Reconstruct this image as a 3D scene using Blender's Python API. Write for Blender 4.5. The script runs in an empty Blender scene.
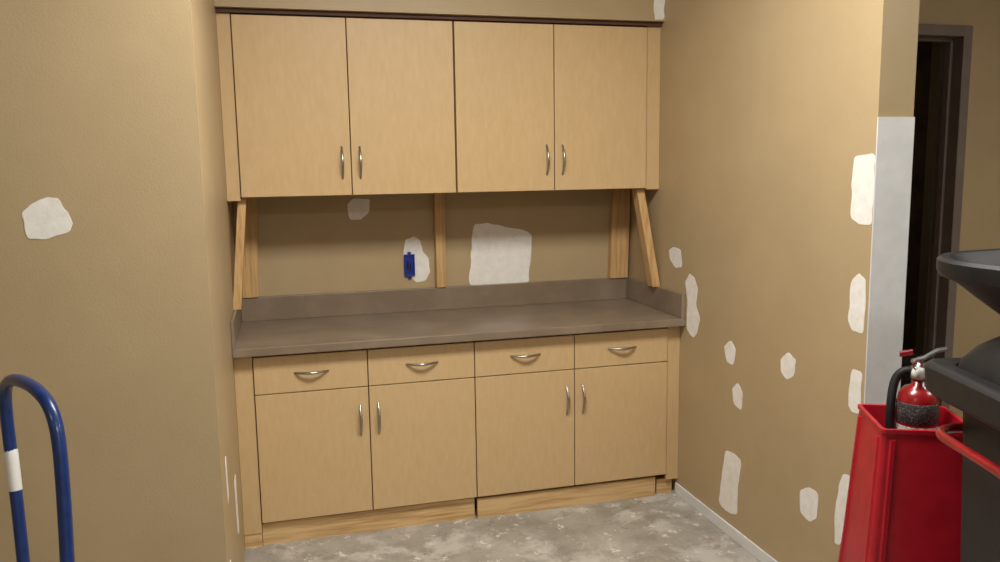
import bpy, bmesh, math, random
from mathutils import Vector, Matrix
random.seed(3)
scn=bpy.context.scene
col=scn.collection

def lin(c):
    c=c/255.0
    return c/12.92 if c<=0.04045 else ((c+0.055)/1.055)**2.4
def rgb(r,g,b): return (lin(r),lin(g),lin(b),1)

# ---------------------------------------------------------------- materials
def mat(name,base,rough=0.6,metal=0.0,var=None,scale=(3,3,3),nscale=2.0,detail=4,lo=0.35,hi=0.65,bump=0.0,bscale=60,spec=0.5,coat=0.0):
    m=bpy.data.materials.new(name);m.use_nodes=True
    nt=m.node_tree;N=nt.nodes;L=nt.links
    b=N['Principled BSDF']
    b.inputs['Base Color'].default_value=base
    b.inputs['Roughness'].default_value=rough
    b.inputs['Metallic'].default_value=metal
    b.inputs['Specular IOR Level'].default_value=spec
    b.inputs['Coat Weight'].default_value=coat
    tc=N.new('ShaderNodeTexCoord');mp=N.new('ShaderNodeMapping')
    mp.inputs['Scale'].default_value=scale
    L.new(tc.outputs['Object'],mp.inputs['Vector'])
    if var is not None:
        n=N.new('ShaderNodeTexNoise');n.inputs['Scale'].default_value=nscale;n.inputs['Detail'].default_value=detail
        n.inputs['Roughness'].default_value=0.6
        L.new(mp.outputs['Vector'],n.inputs['Vector'])
        r=N.new('ShaderNodeValToRGB')
        r.color_ramp.elements[0].position=lo;r.color_ramp.elements[0].color=base
        r.color_ramp.elements[1].position=hi;r.color_ramp.elements[1].color=var
        L.new(n.outputs['Fac'],r.inputs['Fac']);L.new(r.outputs['Color'],b.inputs['Base Color'])
    if bump>0:
        n2=N.new('ShaderNodeTexNoise');n2.inputs['Scale'].default_value=bscale;n2.inputs['Detail'].default_value=3
        L.new(tc.outputs['Object'],n2.inputs['Vector'])
        bp=N.new('ShaderNodeBump');bp.inputs['Strength'].default_value=bump;bp.inputs['Distance'].default_value=0.002
        L.new(n2.outputs['Fac'],bp.inputs['Height']);L.new(bp.outputs['Normal'],b.inputs['Normal'])
    return m

M={}
M['wall']=mat('tan_wall_paint',rgb(180,159,124),0.45,var=rgb(175,154,119),nscale=1.3,bump=0.22,bscale=140,spec=0.4)
M['maple']=mat('maple_laminate',rgb(206,177,134),0.42,var=rgb(198,168,123),scale=(9,9,2.5),nscale=6.0,detail=10,lo=0.32,hi=0.72,spec=0.4)
M['edge']=mat('dark_brown_edge',rgb(84,54,38),0.7,var=rgb(72,46,32))
M['carcass']=mat('cabinet_carcass',rgb(120,92,60),0.7,var=rgb(110,84,54))
M['pine']=mat('pine_lumber',rgb(206,170,118),0.6,var=rgb(178,134,82),scale=(30,30,1.5),nscale=2.5,detail=5,lo=0.4,hi=0.7)
M['pineh']=mat('pine_plywood',rgb(214,182,132),0.8,var=rgb(170,128,80),scale=(1.6,10,30),nscale=2.5,detail=7,lo=0.42,hi=0.72,bump=.4)
M['counter']=mat('taupe_laminate',rgb(126,110,93),0.34,var=rgb(144,128,110),nscale=1.6,detail=10,lo=0.42,hi=0.7,spec=0.5)
M['nickel']=mat('brushed_nickel',rgb(180,177,170),0.3,metal=1.0,var=rgb(160,157,150),nscale=40)
M['mud']=mat('joint_compound',rgb(240,238,234),0.8,var=rgb(226,222,215),nscale=9,detail=6,lo=0.35,hi=0.75,bump=0.2,bscale=80)
M['primer']=mat('bare_drywall_white',rgb(224,226,228),0.7,var=rgb(212,214,216),nscale=3,detail=7)
M['blue']=mat('blue_electrical_box',rgb(20,50,150),0.4,var=rgb(16,40,130),nscale=5)
M['bluetube']=mat('blue_enamel',rgb(22,52,112),0.32,var=rgb(17,42,94),nscale=12,coat=0.2)
M['red']=mat('red_plastic',rgb(182,22,42),0.4,var=rgb(164,16,34),nscale=5,spec=0.5)
M['redmetal']=mat('red_enamel',rgb(150,22,30),0.28,var=rgb(130,18,24),nscale=10,coat=0.3)
M['black']=mat('black_plastic',rgb(24,24,27),0.5,var=rgb(33,33,35),nscale=6,bump=0.2,bscale=120,spec=0.4)
M['rubber']=mat('black_rubber',rgb(18,18,19),0.6,var=rgb(26,26,27),nscale=10)
M['label']=mat('label_paper',rgb(180,176,168),0.5,var=rgb(100,98,98),scale=(1,1,1),nscale=90,lo=0.5,hi=0.6)
M['labeld']=mat('label_dark',rgb(50,46,50),0.5,var=rgb(140,135,130),nscale=110,lo=0.55,hi=0.62)
M['steel']=mat('galvanised_steel',rgb(180,182,184),0.35,metal=0.9,var=rgb(150,152,155),nscale=20)
M['frame']=mat('door_frame_paint',rgb(122,110,104),0.45,var=rgb(114,102,96),nscale=5)
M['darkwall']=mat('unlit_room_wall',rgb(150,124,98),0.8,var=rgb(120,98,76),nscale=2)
M['ceil']=mat('ceiling_tile_white',rgb(205,204,200),0.9,var=rgb(196,195,190),nscale=50)
M['white']=mat('white_enamel',rgb(225,225,222),0.4,var=rgb(215,215,212),nscale=4)
M['green']=mat('green_tag',rgb(40,130,60),0.5,var=rgb(30,110,50),nscale=4)

def emis(name,c,s):
    m=bpy.data.materials.new(name);m.use_nodes=True
    b=m.node_tree.nodes['Principled BSDF']
    b.inputs['Base Color'].default_value=c;b.inputs['Emission Color'].default_value=c;b.inputs['Emission Strength'].default_value=s
    return m

# concrete
def concrete():
    m=bpy.data.materials.new('dusty_concrete');m.use_nodes=True
    nt=m.node_tree;N=nt.nodes;L=nt.links;b=N['Principled BSDF']
    tc=N.new('ShaderNodeTexCoord')
    def noise(s,d,r=0.6,dist=0.0):
        n=N.new('ShaderNodeTexNoise');n.inputs['Scale'].default_value=s;n.inputs['Detail'].default_value=d
        n.inputs['Roughness'].default_value=r;n.inputs['Distortion'].default_value=dist
        L.new(tc.outputs['Object'],n.inputs['Vector']);return n
    def ramp(n,a,ca,b_,cb):
        r=N.new('ShaderNodeValToRGB');r.color_ramp.elements[0].position=a;r.color_ramp.elements[0].color=ca
        r.color_ramp.elements[1].position=b_;r.color_ramp.elements[1].color=cb
        L.new(n.outputs['Fac'],r.inputs['Fac']);return r
    base=ramp(noise(4.0,9,0.7),0.38,rgb(142,137,128),0.62,rgb(172,168,160))
    m1=ramp(noise(3.2,10,0.72,0.3),0.52,(0,0,0,1),0.60,(.8,.8,.8,1))
    m2=ramp(noise(14,8,0.75,0.1),0.58,(0,0,0,1),0.63,(.95,.95,.95,1))
    mx=N.new('ShaderNodeMixRGB');L.new(m1.outputs['Color'],mx.inputs['Fac']);L.new(base.outputs['Color'],mx.inputs['Color1']);mx.inputs['Color2'].default_value=rgb(198,195,189)
    mx2=N.new('ShaderNodeMixRGB');L.new(m2.outputs['Color'],mx2.inputs['Fac']);L.new(mx.outputs['Color'],mx2.inputs['Color1']);mx2.inputs['Color2'].default_value=rgb(224,222,218)
    m3=ramp(noise(5.3,7,0.7,0.4),0.62,(0,0,0,1),0.70,(.5,.5,.5,1))
    mx3=N.new('ShaderNodeMixRGB');L.new(m3.outputs['Color'],mx3.inputs['Fac']);L.new(mx2.outputs['Color'],mx3.inputs['Color1']);mx3.inputs['Color2'].default_value=rgb(108,102,92)
    L.new(mx3.outputs['Color'],b.inputs['Base Color'])
    rr=ramp(noise(5,5),0.35,(0.22,)*3+(1,),0.65,(0.5,)*3+(1,));L.new(rr.outputs['Color'],b.inputs['Roughness'])
    bp=N.new('ShaderNodeBump');bp.inputs['Strength'].default_value=0.35;bp.inputs['Distance'].default_value=0.004
    L.new(noise(25,6).outputs['Fac'],bp.inputs['Height']);L.new(bp.outputs['Normal'],b.inputs['Normal'])
    return m
M['floor']=concrete()

# ---------------------------------------------------------------- mesh helpers
def obj(name,bm,m,parent=None,smooth=False,bevel=0.0,seg=2):
    me=bpy.data.meshes.new(name);bmesh.ops.recalc_face_normals(bm,faces=bm.faces[:]);bm.to_mesh(me);bm.free()
    for k in (m if isinstance(m,(list,tuple)) else [m]): me.materials.append(M[k] if isinstance(k,str) else k)
    o=bpy.data.objects.new(name,me);col.objects.link(o)
    if smooth:
        for p in me.polygons:p.use_smooth=True
    if bevel>0:
        md=o.modifiers.new('bevel','BEVEL');md.width=bevel;md.segments=seg;md.limit_method='ANGLE';md.angle_limit=math.radians(40)
    if parent:o.parent=parent
    return o
def addbox(bm,x0,x1,y0,y1,z0,z1):
    v=[bm.verts.new(p) for p in [(x0,y0,z0),(x1,y0,z0),(x1,y1,z0),(x0,y1,z0),(x0,y0,z1),(x1,y0,z1),(x1,y1,z1),(x0,y1,z1)]]
    for f in [(0,1,2,3),(4,5,6,7),(0,1,5,4),(1,2,6,5),(2,3,7,6),(3,0,4,7)]:bm.faces.new([v[i] for i in f])
def box(name,x0,x1,y0,y1,z0,z1,m,parent=None,bevel=0.0):
    bm=bmesh.new();addbox(bm,x0,x1,y0,y1,z0,z1);return obj(name,bm,m,parent,bevel=bevel)
def boxes(name,L_,m,parent=None,bevel=0.0):
    bm=bmesh.new()
    for b in L_:addbox(bm,*b)
    return obj(name,bm,m,parent,bevel=bevel)
def empty(name,loc=(0,0,0)):
    e=bpy.data.objects.new(name,None);e.empty_display_size=0.1;col.objects.link(e);e.location=loc;return e
def rough_outline(p):
    q=[];rnd=random.Random(int(abs(p[0][0]*1000))+7)
    for i in range(len(p)):
        a=Vector(p[i]);b=Vector(p[(i+1)%len(p)]);n=Vector((-(b-a).y,(b-a).x))
        for t in (.10,.36,.64,.90):
            q.append(a.lerp(b,t)+n*rnd.uniform(-.035,.035))
    r=[]
    for i in range(len(q)):
        a=q[i];b=q[(i+1)%len(q)];r.append(a*.75+b*.25);r.append(a*.25+b*.75)
    return [tuple(v) for v in r]
def patch(bm,pts2,fn,nrm,th=0.0012,sm=True):
    pts=rough_outline(pts2) if sm else pts2
    lo=[bm.verts.new(Vector(fn(a,b))) for a,b in pts]
    hi=[bm.verts.new(Vector(fn(a,b))+Vector(nrm)*th) for a,b in pts]
    bm.faces.new(hi)
    n=len(pts)
    for i in range(n):bm.faces.new([lo[i],lo[(i+1)%n],hi[(i+1)%n],hi[i]])
def plank(name,p0,p1,w,t,wdir,m,parent=None):
    p0=Vector(p0);p1=Vector(p1);ax=(p1-p0).normalized();wd=Vector(wdir);wd=(wd-ax*wd.dot(ax)).normalized();td=ax.cross(wd)
    bm=bmesh.new();vs=[]
    for p in (p0,p1):
        for a,b in ((-1,-1),(1,-1),(1,1),(-1,1)):
            q=p+wd*a*w/2+td*b*t/2
            q.z=p.z
            vs.append(bm.verts.new(q))
    for f in [(0,1,2,3),(4,5,6,7),(0,1,5,4),(1,2,6,5),(2,3,7,6),(3,0,4,7)]:bm.faces.new([vs[i] for i in f])
    return obj(name,bm,m,parent,bevel=0.002)
def tube(name,pts,r,m,parent=None,radii=None,cyclic=False,smoothc=True,res=6,flat=None):
    cu=bpy.data.curves.new(name,'CURVE');cu.dimensions='3D';cu.bevel_depth=r;cu.bevel_resolution=4;cu.resolution_u=res;cu.use_fill_caps=True
    sp=cu.splines.new('NURBS' if smoothc else 'POLY');sp.points.add(len(pts)-1)
    for i,p in enumerate(pts):
        sp.points[i].co=(*p,1)
        if radii:sp.points[i].radius=radii[i]
    if smoothc:sp.order_u=min(4,len(pts));sp.use_endpoint_u=not cyclic
    sp.use_cyclic_u=cyclic
    o0=bpy.data.objects.new(name,cu);col.objects.link(o0)
    dg=bpy.context.evaluated_depsgraph_get();me=bpy.data.meshes.new_from_object(o0.evaluated_get(dg))
    bpy.data.objects.remove(o0)
    me.materials.clear();me.materials.append(M[m])
    for p in me.polygons:p.use_smooth=True
    o=bpy.data.objects.new(name,me);col.objects.link(o)
    if parent:o.parent=parent
    return o
def lathe(name,prof,c,m,parent=None,n=32,axis='Z',smooth=True):
    bm=bmesh.new();rings=[]
    for r,z in prof:
        ring=[]
        for i in range(n):
            a=2*math.pi*i/n;x=r*math.cos(a);y=r*math.sin(a)
            p={'Z':(x,y,z),'X':(z,x,y),'Y':(x,z,y)}[axis]
            ring.append(bm.verts.new(Vector(c)+Vector(p)))
        rings.append(ring)
    for a,b in zip(rings,rings[1:]):
        for i in range(n):bm.faces.new([a[i],a[(i+1)%n],b[(i+1)%n],b[i]])
    bm.faces.new(rings[0]);bm.faces.new(rings[-1])
    o=obj(name,bm,m,parent)
    if smooth:
        for p in o.data.polygons:p.use_smooth=len(p.vertices)==4
    return o

# ---------------------------------------------------------------- dimensions
xL=-0.0734;xR=1.8914;DL=-1.471;DR=-1.823;H=2.74
w=0.457;yb=-0.595;yu=-0.364;yc=-0.643
zdt=0.805;zdb=0.648;zbb=0.103;zct=0.8524;zub=1.435;zut=2.181;zs=0.964
ysp=-0.032

# ---------------------------------------------------------------- room shell
X0,X1,Y0,Y1=-3.2,5.2,-6.6,2.6
box('floor',X0-.1,X1+.1,Y0-.1,Y1+.1,-0.1,0,'floor')
box('ceiling',X0-.1,X1+.1,Y0-.1,Y1+.1,H,H+.1,'ceil')
def prism(name,pts,z0,z1,m):
    bm=bmesh.new();lo=[bm.verts.new((x,y,z0)) for x,y in pts];hi=[bm.verts.new((x,y,z1)) for x,y in pts]
    bm.faces.new(lo);bm.faces.new(hi);n=len(pts)
    for i in range(n):bm.faces.new([lo[i],lo[(i+1)%n],hi[(i+1)%n],hi[i]])
    return obj(name,bm,m)
wl_=prism('wall_left',[(X0,DL),(xL,DL),(xL,0.0),(xL-.12,0.0),(xL-.12,DL+.12),(X0,DL+.12)],0,H,'wall')
wb_=box('wall_back',xL-.12,xR+.128,0,.12,0,H,'wall')
wr_=box('wall_right',xR,xR+.128,DR,0,0,H,'wall')
yh=-0.64;fx0,fx1,fz=2.36,3.375,2.18     # rough opening = outside of the steel frame
box('wall_hall_left',xR+.128,fx0,yh,yh+.12,0,H,'wall')
box('wall_hall_right',fx1,X1,yh,yh+.12,0,H,'wall')
box('wall_hall_header',fx0,fx1,yh,yh+.12,fz,H,'wall')
box('wall_far_left',X0-.1,X0,Y0,Y1,0,H,'wall')
box('wall_far_right',X1,X1+.1,Y0,Y1,0,H,'wall')
box('wall_behind',X0,X1,Y0-.1,Y0,0,H,'wall')
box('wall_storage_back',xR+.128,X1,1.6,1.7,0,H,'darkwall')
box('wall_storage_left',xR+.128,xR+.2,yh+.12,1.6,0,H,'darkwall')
# soffit
ws_=box('wall_soffit',xL,xR,-.394,0,zut+.018,H,'wall')
# door frame (steel, casing + jamb + stop)
f=.05
boxes('door_1',[(fx0,fx0+f,yh-.012,yh+.132,0,fz),(fx1-f,fx1,yh-.012,yh+.132,0,fz),(fx0+f,fx1-f,yh-.012,yh+.132,fz-f,fz),
      (fx1-f-.016,fx1-f,yh+.05,yh+.085,0,fz-f),(fx0+f,fx0+f+.016,yh+.05,yh+.085,0,fz-f),(fx0+f,fx1-f,yh+.05,yh+.085,fz-f-.016,fz-f)],'frame',bevel=.003)
# storage shelving in the dark room
sh=empty('storage_shelf')
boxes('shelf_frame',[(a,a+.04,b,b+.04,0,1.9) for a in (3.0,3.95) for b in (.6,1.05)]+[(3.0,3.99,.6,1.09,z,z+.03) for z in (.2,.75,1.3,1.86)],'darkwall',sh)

# baseboard strip at foot of the right wall
box('baseboard_right',xR-.008,xR,DR+.0,yb+.02,0,.05,'primer',bevel=.002)
# corner bead (white mud) on lower part of the wall end
box('trim_1',xR-.002,xR+.130,DR-.004,DR,0,1.679,'primer')

# ---------------------------------------------------------------- drywall patches (thin skims of compound lying on each wall)
bm=bmesh.new()
patch(bm,[(-0.537,1.446),(-0.516,1.464),(-0.478,1.485),(-0.446,1.482),(-0.414,1.415),(-0.424,1.388),(-0.488,1.371),(-0.531,1.375)],lambda a,b:(a,DL,b),(0,-1,0))
for q in ([(-1.30,.62),(-1.26,.64),(-1.24,.5),(-1.29,.48)],[(-.95,.42),(-.88,.44),(-.86,.2),(-.94,.22)],[(-1.38,.3),(-1.33,.32),(-1.3,.1),(-1.37,.08)]):
    patch(bm,q,lambda a,b:(xL,a,b),(1,0,0))
obj('joint_compound_patches',bm,'mud',wl_)
bm=bmesh.new()
for q in ([(1.063,1.269),(1.125,1.272),(1.197,1.259),(1.364,1.213),(1.352,1.076),(1.345,0.953),(1.031,0.949),(1.045,1.140)],
 [(0.446,1.379),(0.471,1.407),(0.556,1.405),(0.549,1.343),(0.504,1.306),(0.457,1.308)],
 [(0.717,1.202),(0.762,1.220),(0.791,1.199),(0.804,1.140),(0.833,1.109),(0.836,1.040),(0.810,0.996),(0.765,0.993),(0.746,1.014),(0.708,1.065),(0.711,1.154)]):
    patch(bm,q,lambda a,b:(a,0,b),(0,-1,0))
obj('joint_compound_patches',bm,'mud',wb_)
bm=bmesh.new()
RP=[[(-1.728,1.567),(-1.820,1.569),(-1.820,1.460),(-1.820,1.356),(-1.766,1.350),(-1.723,1.369),(-1.719,1.489)],
[(-0.466,1.149),(-0.516,1.168),(-0.585,1.160),(-0.597,1.083),(-0.539,1.072),(-0.478,1.103)],
[(-0.628,1.018),(-0.673,1.065),(-0.719,1.044),(-0.748,0.999),(-0.733,0.930),(-0.771,0.869),(-0.746,0.802),(-0.711,0.777),(-0.654,0.802),(-0.65,0.866),(-0.655,0.939)],
[(-0.975,0.796),(-1.028,0.832),(-1.068,0.799),(-1.048,0.732),(-1.001,0.733)],
[(-1.045,.634),(-1.089,.667),(-1.127,.634),(-1.120,.56),(-1.062,.57)],
[(-1.374,0.834),(-1.416,0.866),(-1.464,0.847),(-1.456,0.787),(-1.415,0.762),(-1.377,0.782)],
[(-1.010,0.358),(-1.072,0.362),(-1.126,0.355),(-1.109,0.221),(-1.107,0.112),(-1.030,0.093),(-0.964,0.106),(-0.983,0.238)],
[(-1.740,1.172),(-1.771,1.198),(-1.805,1.180),(-1.807,1.086),(-1.803,1.008),(-1.751,1.011),(-1.730,1.040)],
[(-1.759,0.885),(-1.806,0.886),(-1.811,0.750),(-1.769,0.744),(-1.748,0.762)],
[(-1.515,0.380),(-1.560,0.409),(-1.615,0.409),(-1.616,0.317),(-1.578,0.286),(-1.520,0.299)],
[(-1.734,0.525),(-1.797,0.532),(-1.773,0.378),(-1.740,0.275),(-1.710,0.269),(-1.711,0.404)]]
for q in RP: patch(bm,q,lambda a,b:(xR,a,b),(-1,0,0))
obj('joint_compound_patches',bm,'mud',wr_)
bm=bmesh.new();patch(bm,[(1.835,2.205),(1.885,2.205),(1.888,2.33),(1.84,2.34)],lambda a,b:(a,-.394,b),(0,-1,0))
obj('joint_compound_patch',bm,'mud',ws_)

# ---------------------------------------------------------------- cabinets
def bow(name,c,L_,vert,parent,out=0.028):
    x,y,z=c;pts=[];rad=[]
    n=9
    for i in range(n):
        t=-1+2*i/(n-1)
        o=out*(1-t*t)
        rad.append(0.75+0.5*(1-abs(t)))
        if vert:pts.append((x,y-o-.001,z+t*L_/2))
        else:pts.append((x+t*L_/2,y-o-.001,z))
    tube(name,pts,0.0052,'nickel',parent,radii=rad)
def door(name,x0,x1,z0,z1,yf,parent,g=.0022):
    return box(name,x0+g,x1-g,yf,yf+.019,z0+g,z1-g,'maple',parent,bevel=.0015)

for k in range(2):
    e=empty('upper_cabinet' if k==0 else 'upper_cabinet.001')
    a=-.017+2*w*1.006*k;W=w*1.006;g=.001
    box('carcass',a+g,a+2*W-g,yu+.021,-.001,zub+.006,zut,'carcass',e)
    door('door_1',a+(.002 if k else 0),a+W,zub,zut-.004,yu,e);door('door_2',a+W,a+2*W-.002,zub,zut-.004,yu,e)
    bow('handle_1',(a+W-.038,yu,1.575),.135,True,e);bow('handle_2',(a+W+.038,yu,1.575),.135,True,e)
    if k==0: box('filler',xL+.001,a-.002,yu+.012,yu+.03,zub-.012,zut,'maple',e)
    else: box('filler',a+2*W+.002,xR-.001,yu+.012,yu+.03,zub-.004,zut,'maple',e)
box('trim_2',xL+.001,xR-.001,yu-.006,-.001,zut+.0005,zut+.017,'edge')  # dark brown strip between cabinet tops and soffit

for k in range(2):
    e=empty('base_cabinet' if k==0 else 'base_cabinet.001')
    a=2*w*k
    box('carcass',a+.001,a+2*w-.001,yb+.021,-.001,zbb-.003,zct-.0345,'carcass',e)
    for j in range(2):
        x=a+j*w
        box('drawer_front_%d'%(j+1),x+.002,x+w-.002,yb,yb+.019,zdb+.002,zdt-.002,'maple',e,bevel=.0015)
        door('door_%d'%(j+1),x,x+w,zbb,zdb,yb,e)
        bow('drawer_pull_%d'%(j+1),(x+w/2,yb,(zdb+zdt)/2+.003),.135,False,e)
    bow('handle_1',(a+w-.038,yb,.507),.13,True,e);bow('handle_2',(a+w+.038,yb,.507),.13,True,e)
    if k==0:
        box('filler',xL+.001,a-.002,yb+.008,yb+.026,.06,zct-.0345,'maple',e)
        box('filler_foot',xL+.001,a-.002,yb+.012,yb+.04,0,.058,'pineh',e)
        box('toe_board',a+.0,a+2*w-.008,yb+.023,yb+.042,0,zbb-.010,'pineh',e)
    else:
        box('filler',a+2*w+.002,xR-.001,yb+.008,yb+.026,.075,zct-.0345,'maple',e)
        box('filler_foot',a+2*w-.035,xR-.02,yb+.03,yb+.07,0,.072,'pineh',e)
        box('toe_board',a+.004,a+2*w-.05,yb+.014,yb+.033,0,zbb-.012,'pineh',e)
    boxes('toe_sides',[(a+.02,a+.04,yb+.045,-.02,0,zbb-.004),(a+2*w-.08,a+2*w-.06,yb+.045,-.02,0,zbb-.004)],'pineh',e)

ct=empty('countertop')
box('slab',xL+.001,xR-.001,yc,-.001,zct-.034,zct,'counter',ct,bevel=.003)
box('backsplash',xL+.014,xR-.022,ysp,-.001,zct+.0003,zs,'counter',ct,bevel=.002)
box('side_splash_right',xR-.021,xR-.001,yc+.003,-.001,zct+.0003,zs,'counter',ct,bevel=.002)
box('side_splash_left',xL+.001,xL+.013,yc+.003,-.001,zct+.0003,zs,'counter',ct,bevel=.002)

# ---------------------------------------------------------------- braces
plank('wooden_brace',(-.060,-.33,zs),(-.015,-.29,zub-.001),.035,.06,(1,0,0),'pine')
plank('wooden_brace.001',(-.015,-.021,zs+.001),(.005,-.021,zub+.004),.07,.038,(1,0,0),'pine')
plank('wooden_brace.002',(.885,-.021,zs+.001),(.885,-.021,zub+.004),.048,.038,(1,0,0),'pine')
plank('wooden_brace.003',(1.822,-.022,zs+.001),(1.838,-.022,zub+.004),.098,.038,(1,0,0),'pine')
plank('wooden_brace.004',(1.868,-.36,zs),(1.806,-.30,zub-.001),.040,.06,(1,0,0),'pine')

# ---------------------------------------------------------------- outlet
e=empty('electrical_outlet_box')
boxes('box_body',[(.708,.714,-.014,-.0015,1.026,1.132),(.754,.760,-.014,-.0015,1.026,1.132),(.714,.754,-.014,-.0015,1.126,1.132),(.714,.754,-.014,-.0015,1.026,1.032),(.714,.754,-.006,-.0015,1.032,1.126)],'blue',e,bevel=.001)
boxes('mount_tabs',[(.726,.742,-.014,-.004,1.132,1.144),(.726,.742,-.014,-.004,1.014,1.026)],'blue',e)
boxes('wires',[(.724,.729,-.02,-.006,1.06,1.10),(.738,.742,-.016,-.006,1.05,1.09)],'rubber',e)

# ---------------------------------------------------------------- hand truck
e=empty('hand_truck')
top=[(-.309,-2.345,.14),(-.312,-2.300,.32),(-.314,-2.213,.770),(-.316,-2.185,.955),(-.322,-2.165,1.045),(-.345,-2.135,1.095),(-.400,-2.05,1.108),(-.455,-1.96,1.100),(-.495,-1.885,1.070),(-.504,-1.866,1.01),(-.494,-1.889,.866),(-.480,-1.923,.654),(-.468,-1.98,.32),(-.462,-2.02,.14)]
tube('frame_loop',top,.0138,'bluetube',e,res=10)
wd=Vector((-.17,.29,0)).normalized();fd=Vector((.29,.17,0)).normalized()
for i,z in enumerate((.18,.38,.58)):
    tube('cross_bar_%d'%i,[Vector((-.3115,-2.345+(z-.14)*.2,z)),(-.467+.0*z,-2.015+(z-.14)*.18,z)],.011,'bluetube',e,smoothc=False)
mid=Vector((-.385,-2.19,0))
def orb(name,c,dx,dy,dz,mm):
    bm=bmesh.new();vs=[]
    for z in (0,dz):
        for a,b in ((-1,0),(1,0),(1,1),(-1,1)):
            vs.append(bm.verts.new(Vector(c)+wd*a*dx/2+fd*b*dy+Vector((0,0,z))))
    for f_ in [(0,1,2,3),(4,5,6,7),(0,1,5,4),(1,2,6,5),(2,3,7,6),(3,0,4,7)]:bm.faces.new([vs[i] for i in f_])
    return obj(name,bm,mm,e,bevel=.002)
orb('toe_plate',mid+Vector((0,0,.004)),.36,.2,.008,'bluetube')
orb('toe_back',mid+Vector((0,0,.012)),.34,.01,.16,'bluetube')
for s in (-1,1):
    c=mid+wd*s*.23-fd*.09+Vector((0,0,.125))
    o=lathe('wheel_%d'%(1 if s<0 else 2),[(.045,-.028),(.105,-.03),(.125,-.02),(.125,.02),(.105,.03),(.045,.028)],(0,0,0),'rubber',e)
    o.matrix_local=Matrix.Translation(c)@Vector((0,0,1)).rotation_difference(wd).to_matrix().to_4x4()
tube('axle',[mid+wd*.24-fd*.09+Vector((0,0,.125)),mid-wd*.24-fd*.09+Vector((0,0,.125))],.01,'steel',e,smoothc=False)
tube('axle_bracket_1',[mid+wd*.15-fd*.09+Vector((0,0,.125)),mid+wd*.15+Vector((0,0,.16))],.012,'bluetube',e,smoothc=False)
tube('axle_bracket_2',[mid-wd*.15-fd*.09+Vector((0,0,.125)),mid-wd*.15+Vector((0,0,.16))],.012,'bluetube',e,smoothc=False)
tube('label_sleeve',[(-.4905,-1.897,.82),(-.4955,-1.885,.90),(-.4970,-1.881,.912)],.0144,'white',e,smoothc=False)

# ---------------------------------------------------------------- extinguisher stand
def frame_rot(o,c,deg):
    o.matrix_local=Matrix.Translation(c)@Matrix.Rotation(math.radians(deg),4,'Z')
def rrect(hx,hy,r,n=5):
    pts=[]
    for cx,cy,a0 in ((hx-r,hy-r,0),(-hx+r,hy-r,90),(-hx+r,-hy+r,180),(hx-r,-hy+r,270)):
        for i in range(n+1):
            a=math.radians(a0+90*i/n);pts.append((cx+r*math.cos(a),cy+r*math.sin(a)))
    return pts
def loft(name,secs,m,parent,caps=(True,True),smooth=True,bev=0):
    bm=bmesh.new();R=[]
    for pts,z in secs:R.append([bm.verts.new((x,y,z if not callable(z) else z(x,y))) for x,y in pts])
    n=len(R[0])
    for a,b in zip(R,R[1:]):
        for i in range(n):bm.faces.new([a[i],a[(i+1)%n],b[(i+1)%n],b[i]])
    if caps[0]:bm.faces.new(R[0])
    if caps[1]:bm.faces.new(R[-1])
    o=obj(name,bm,m,parent)
    if smooth:
        md=o.modifiers.new('es','EDGE_SPLIT');md.split_angle=math.radians(35)
        for p in o.data.polygons:p.use_smooth=True
    return o
SC=(1.735,-2.205,0);SR=-24
e=empty('fire_extinguisher_stand')
zt=.872
o=loft('shell',[(rrect(.185,.185,.03),0),(rrect(.185,.185,.03),.03),(rrect(.172,.172,.02),.035),(rrect(.134,.134,.014),.50),(rrect(.112,.112,.012),zt-.012),(rrect(.116,.116,.012),zt-.010),(rrect(.116,.116,.012),zt),
   (rrect(.106,.106,.010),zt),(rrect(.104,.104,.010),zt-.03),(rrect(.100,.100,.01),.55)],'red',e);frame_rot(o,SC,SR)
# moulded corner ribs on each face
for i in range(4):
    bm=bmesh.new()
    for s in (-1,1):
        sec=[]
        for z,h,off_ in ((.06,.170,.13),(.50,.134,.104),(.845,.1130,.086)):
            for dx,dd in ((-.010,0.0),(-.005,.007),(.005,.007),(.010,0.0)):
                sec.append(bm.verts.new((s*off_+dx,-(h+dd-.002),z)))
        for k in range(2):
            for j in range(3):bm.faces.new([sec[k*4+j],sec[k*4+j+1],sec[k*4+j+5],sec[k*4+j+4]])
        bm.faces.new(sec[8:12]);bm.faces.new(sec[0:4])
    o=obj('rib_%d'%(i+1),bm,'red',e);o.matrix_local=Matrix.Translation(SC)@Matrix.Rotation(math.radians(SR+90*i),4,'Z')

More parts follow.
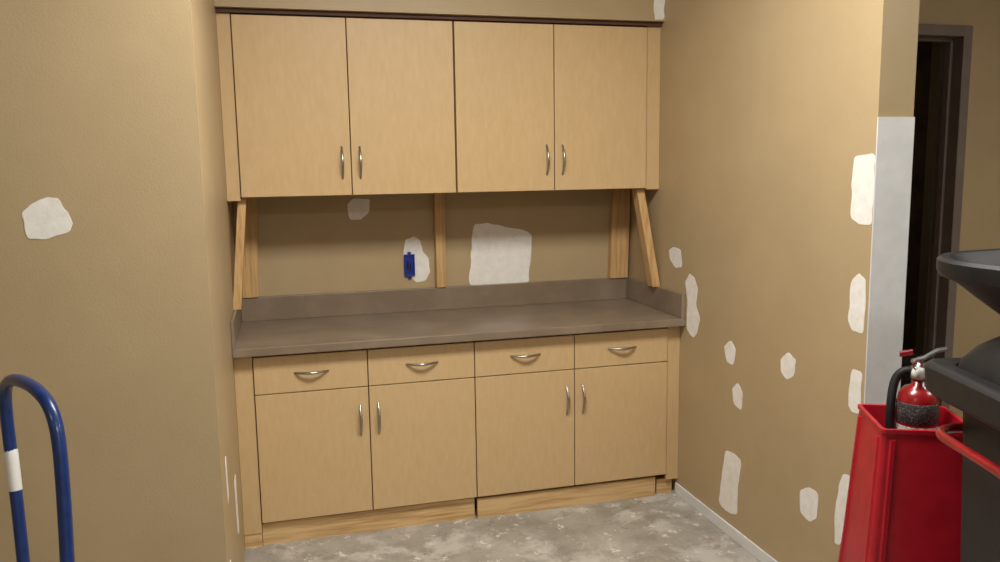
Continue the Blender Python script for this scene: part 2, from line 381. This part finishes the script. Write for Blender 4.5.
# ---------------------------------------------------------------- fire extinguisher
e=empty('fire_extinguisher')
EC=(1.772,-2.172,0)
lathe('cylinder_body',[(.03,.552),(.050,.555),(.052,.57),(.052,.905),(.048,.925),(.036,.942),(.018,.950),(.016,.970),(.001,.970)],EC,'redmetal',e)
lathe('label_band',[(.0523,.850),(.0528,.851),(.0528,.905),(.0523,.906)],EC,'labeld',e)
lathe('label_lower',[(.0523,.78),(.0527,.781),(.0527,.842),(.0523,.843)],EC,'label',e)
lathe('valve_head',[(.016,.965),(.020,.967),(.020,.995),(.014,1.000),(.014,1.012),(.001,1.012)],EC,'steel',e)
hd=Vector((.80,-.60,0))   # handle direction
c=Vector(EC)-Vector((0,0,.010))
def strip(name,pts,wid,th,m):
    wv=Vector((.60,.80,0));bm=bmesh.new();rows=[]
    for p in pts:
        p=Vector(p);rows.append([bm.verts.new(p+wv*a*wid/2+Vector((0,0,b*th/2))) for a,b in ((-1,-1),(1,-1),(1,1),(-1,1))])
    for a,b in zip(rows,rows[1:]):
        for i in range(4):bm.faces.new([a[i],a[(i+1)%4],b[(i+1)%4],b[i]])
    bm.faces.new(rows[0]);bm.faces.new(rows[-1]);return obj(name,bm,m,e,bevel=.001)
up=Vector((0,0,1))
strip('lever_top',[c-hd*.02+up*1.022,c+hd*.01+up*1.034,c+hd*.040+up*1.056,c+hd*.062+up*1.062,c+hd*.068+up*1.050],.026,.008,'steel')
strip('carry_handle',[c-hd*.02+up*1.006,c+hd*.02+up*1.008,c+hd*.048+up*1.024,c+hd*.062+up*1.018],.024,.008,'steel')
lathe('pressure_gauge',[(.001,-.008),(.017,-.008),(.017,.008),(.001,.008)],c-Vector((.022,.022,0))+up*.998,'white',e,axis='Y')
tube('pin_ring',[c-hd*.01-Vector((.02,.03,0))+up*(1.022)+Vector((.014*math.cos(a),0,.014*math.sin(a))) for a in [i*math.pi/6 for i in range(12)]],.002,'redmetal',e,cyclic=True)
strip('red_safety_tag',[c-hd*.050+up*1.040,c-hd*.018+up*1.048],.02,.012,'redmetal')
strip('green_inspection_tag',[c+hd*.050+up*.945,c+hd*.068+up*.915],.03,.003,'green')
tube('hose',[c+up*.995,c-hd*.025+up*1.003,c-hd*.048+up*.990,c-hd*.060+up*.965,c-hd*.064-Vector((.01,.01,0))+up*.92,c-hd*.064-Vector((.012,.012,0))+up*.86,c-hd*.062-Vector((.01,.01,0))+up*.80,c-hd*.060+up*.72],.0115,'rubber',e)

# ---------------------------------------------------------------- utility cart
e=empty('utility_cart')
CT=(1.476,-2.487,0);th=-15.7
# local frame: origin at far-left rim corner, x right, y toward back (negative = toward camera)
def cart(o):o.matrix_local=Matrix.Translation(CT)@Matrix.Rotation(math.radians(th),4,'Z');return o
def off(pts,dx,dy):return [(x+dx,y+dy) for x,y in pts]
cx,cy=.33,-.42
cart(loft('body',[(off(rrect(.235,.35,.04),cx,cy),.17),(off(rrect(.24,.355,.04),cx,cy),.2),(off(rrect(.262,.385,.04),cx,cy),1.03),(off(rrect(.266,.388,.04),cx,cy),1.045)],'black',e))
cart(loft('rim',[(off(rrect(.275,.39,.05),cx,cy),1.03),(off(rrect(.318,.41,.045),cx,cy),1.045),(off(rrect(.33,.42,.05),cx,cy),1.058),(off(rrect(.334,.424,.05),cx,cy),1.108),(off(rrect(.328,.418,.05),cx,cy),1.116),(off(rrect(.318,.408,.05),cx,cy),1.119),
     (off(rrect(.29,.38,.05),cx,cy),1.117),(off(rrect(.28,.37,.05),cx,cy),1.09)],'black',e))
cart(loft('caddy_block',[(off(rrect(.285,.235,.06,8),.33,-.26),1.10),(off(rrect(.278,.228,.06,8),.33,-.26),1.130),(off(rrect(.262,.21,.07,8),.33,-.26),1.160),(off(rrect(.240,.19,.08,8),.33,-.26),1.182),(off(rrect(.205,.155,.09,8),.33,-.26),1.196),(off(rrect(.16,.12,.09,8),.33,-.26),1.202)],'black',e))
for i,(a,b) in enumerate(((.16,-.14),(.16,-.70),(.50,-.14),(.50,-.70))):
    o=lathe('wheel_%d'%(i+1),[(.02,-.018),(.06,-.02),(.065,-.012),(.065,.012),(.06,.02),(.02,.018)],(0,0,0),'rubber',e,axis='X')
    R3=Matrix.Translation(CT)@Matrix.Rotation(math.radians(th),4,'Z');o.matrix_local=R3@Matrix.Translation((a,b,.065))
    o=boxes('caster_%d'%(i+1),[(a-.028,a-.022,b-.02,b+.02,.05,.15),(a+.022,a+.028,b-.02,b+.02,.05,.15),(a-.035,a+.035,b-.035,b+.035,.15,.172)],'steel',e);cart(o)
# red tube rail
rr_=off(rrect(.315,.395,.07,6),cx+.003,cy)
o=tube('red_rail',[(x,y,.965) for x,y in rr_],.0105,'redmetal',e,cyclic=True,smoothc=False);cart(o)
for i,(p,q) in enumerate((((.01,-.3),(.08,-.3)),((.01,-.62),(.08,-.62)))):
    cart(tube('rail_bracket_%d'%i,[(p[0],p[1],.965),(q[0]+.0,q[1],.965)],.009,'redmetal',e,smoothc=False))
# hopper tray on pedestal
HC=(1.745,-2.70,0)
def hp(s):return rrect(s[0],s[1],min(s)*.7,10)
o=loft('hopper',[(hp((.15,.14)),1.200),(hp((.175,.16)),1.220),(hp((.225,.20)),1.260),(hp((.262,.232)),1.292),(hp((.272,.242)),1.298),(hp((.290,.26)),1.306),(hp((.295,.265)),1.318),(hp((.295,.265)),1.338),(hp((.288,.258)),1.345),
   (hp((.274,.244)),1.343),(hp((.255,.225)),1.31),(hp((.14,.13)),1.235)],'black',e);frame_rot(o,HC,5)

# ---------------------------------------------------------------- ceiling lights and added fill lamps
LC=(1.0,.968,.90)
lamp=emis('fluorescent_diffuser',(*LC,1),5.0)
LP=[(.80,-2.10,.92),(-2.0,-4.6,.15),(3.6,-3.2,.42),(1.2,-5.4,.55),(3.4,.9,.03)]  # main lamp first; rear, hall and weak storage-room lamps are unseen added fill
for i,(x,y,s) in enumerate(LP):
    e=empty('ceiling_or_fill_light' if i==0 else 'ceiling_or_fill_light.%03d'%i)
    boxes('housing',[(x-.62,x+.62,y-.32,y-.30,H-.03,H-.001),(x-.62,x+.62,y+.30,y+.32,H-.03,H-.001),(x-.62,x-.60,y-.30,y+.30,H-.03,H-.001),(x+.60,x+.62,y-.30,y+.30,H-.03,H-.001)],'white',e)
    box('diffuser',x-.6,x+.6,y-.3,y+.3,H-.012,H-.002,lamp if i<4 else 'white',e)
    ld=bpy.data.lights.new('lamp','AREA');ld.shape='RECTANGLE';ld.size=1.15;ld.size_y=.55;ld.energy=58*s;ld.color=LC
    lo=bpy.data.objects.new('lamp',ld);col.objects.link(lo);lo.location=(x,y,H-.03);lo.parent=e

wl=bpy.data.worlds.new('world');scn.world=wl;wl.use_nodes=True
wl.node_tree.nodes['Background'].inputs[0].default_value=(.9,.85,.75,1);wl.node_tree.nodes['Background'].inputs[1].default_value=.1

# ---------------------------------------------------------------- camera
yw,p,r,fp=0.2621,0.1389,-0.0153,816.6942
F=Vector((math.sin(yw)*math.cos(p),math.cos(yw)*math.cos(p),-math.sin(p)))
R=Vector((math.cos(yw),-math.sin(yw),0));U=R.cross(F)
R2=R*math.cos(r)+U*math.sin(r);U2=-R*math.sin(r)+U*math.cos(r)
cd=bpy.data.cameras.new('camera');cd.sensor_width=36;cd.lens=36*fp/1000;cd.clip_start=.05
co=bpy.data.objects.new('camera',cd);col.objects.link(co)
mw=Matrix((R2,U2,-F)).transposed().to_4x4();mw.translation=Vector((0.1340,-3.9453,1.5476));co.matrix_world=mw
scn.camera=co
scn.view_settings.view_transform='Standard'
scn.view_settings.look='None'
scn.view_settings.exposure=0.0
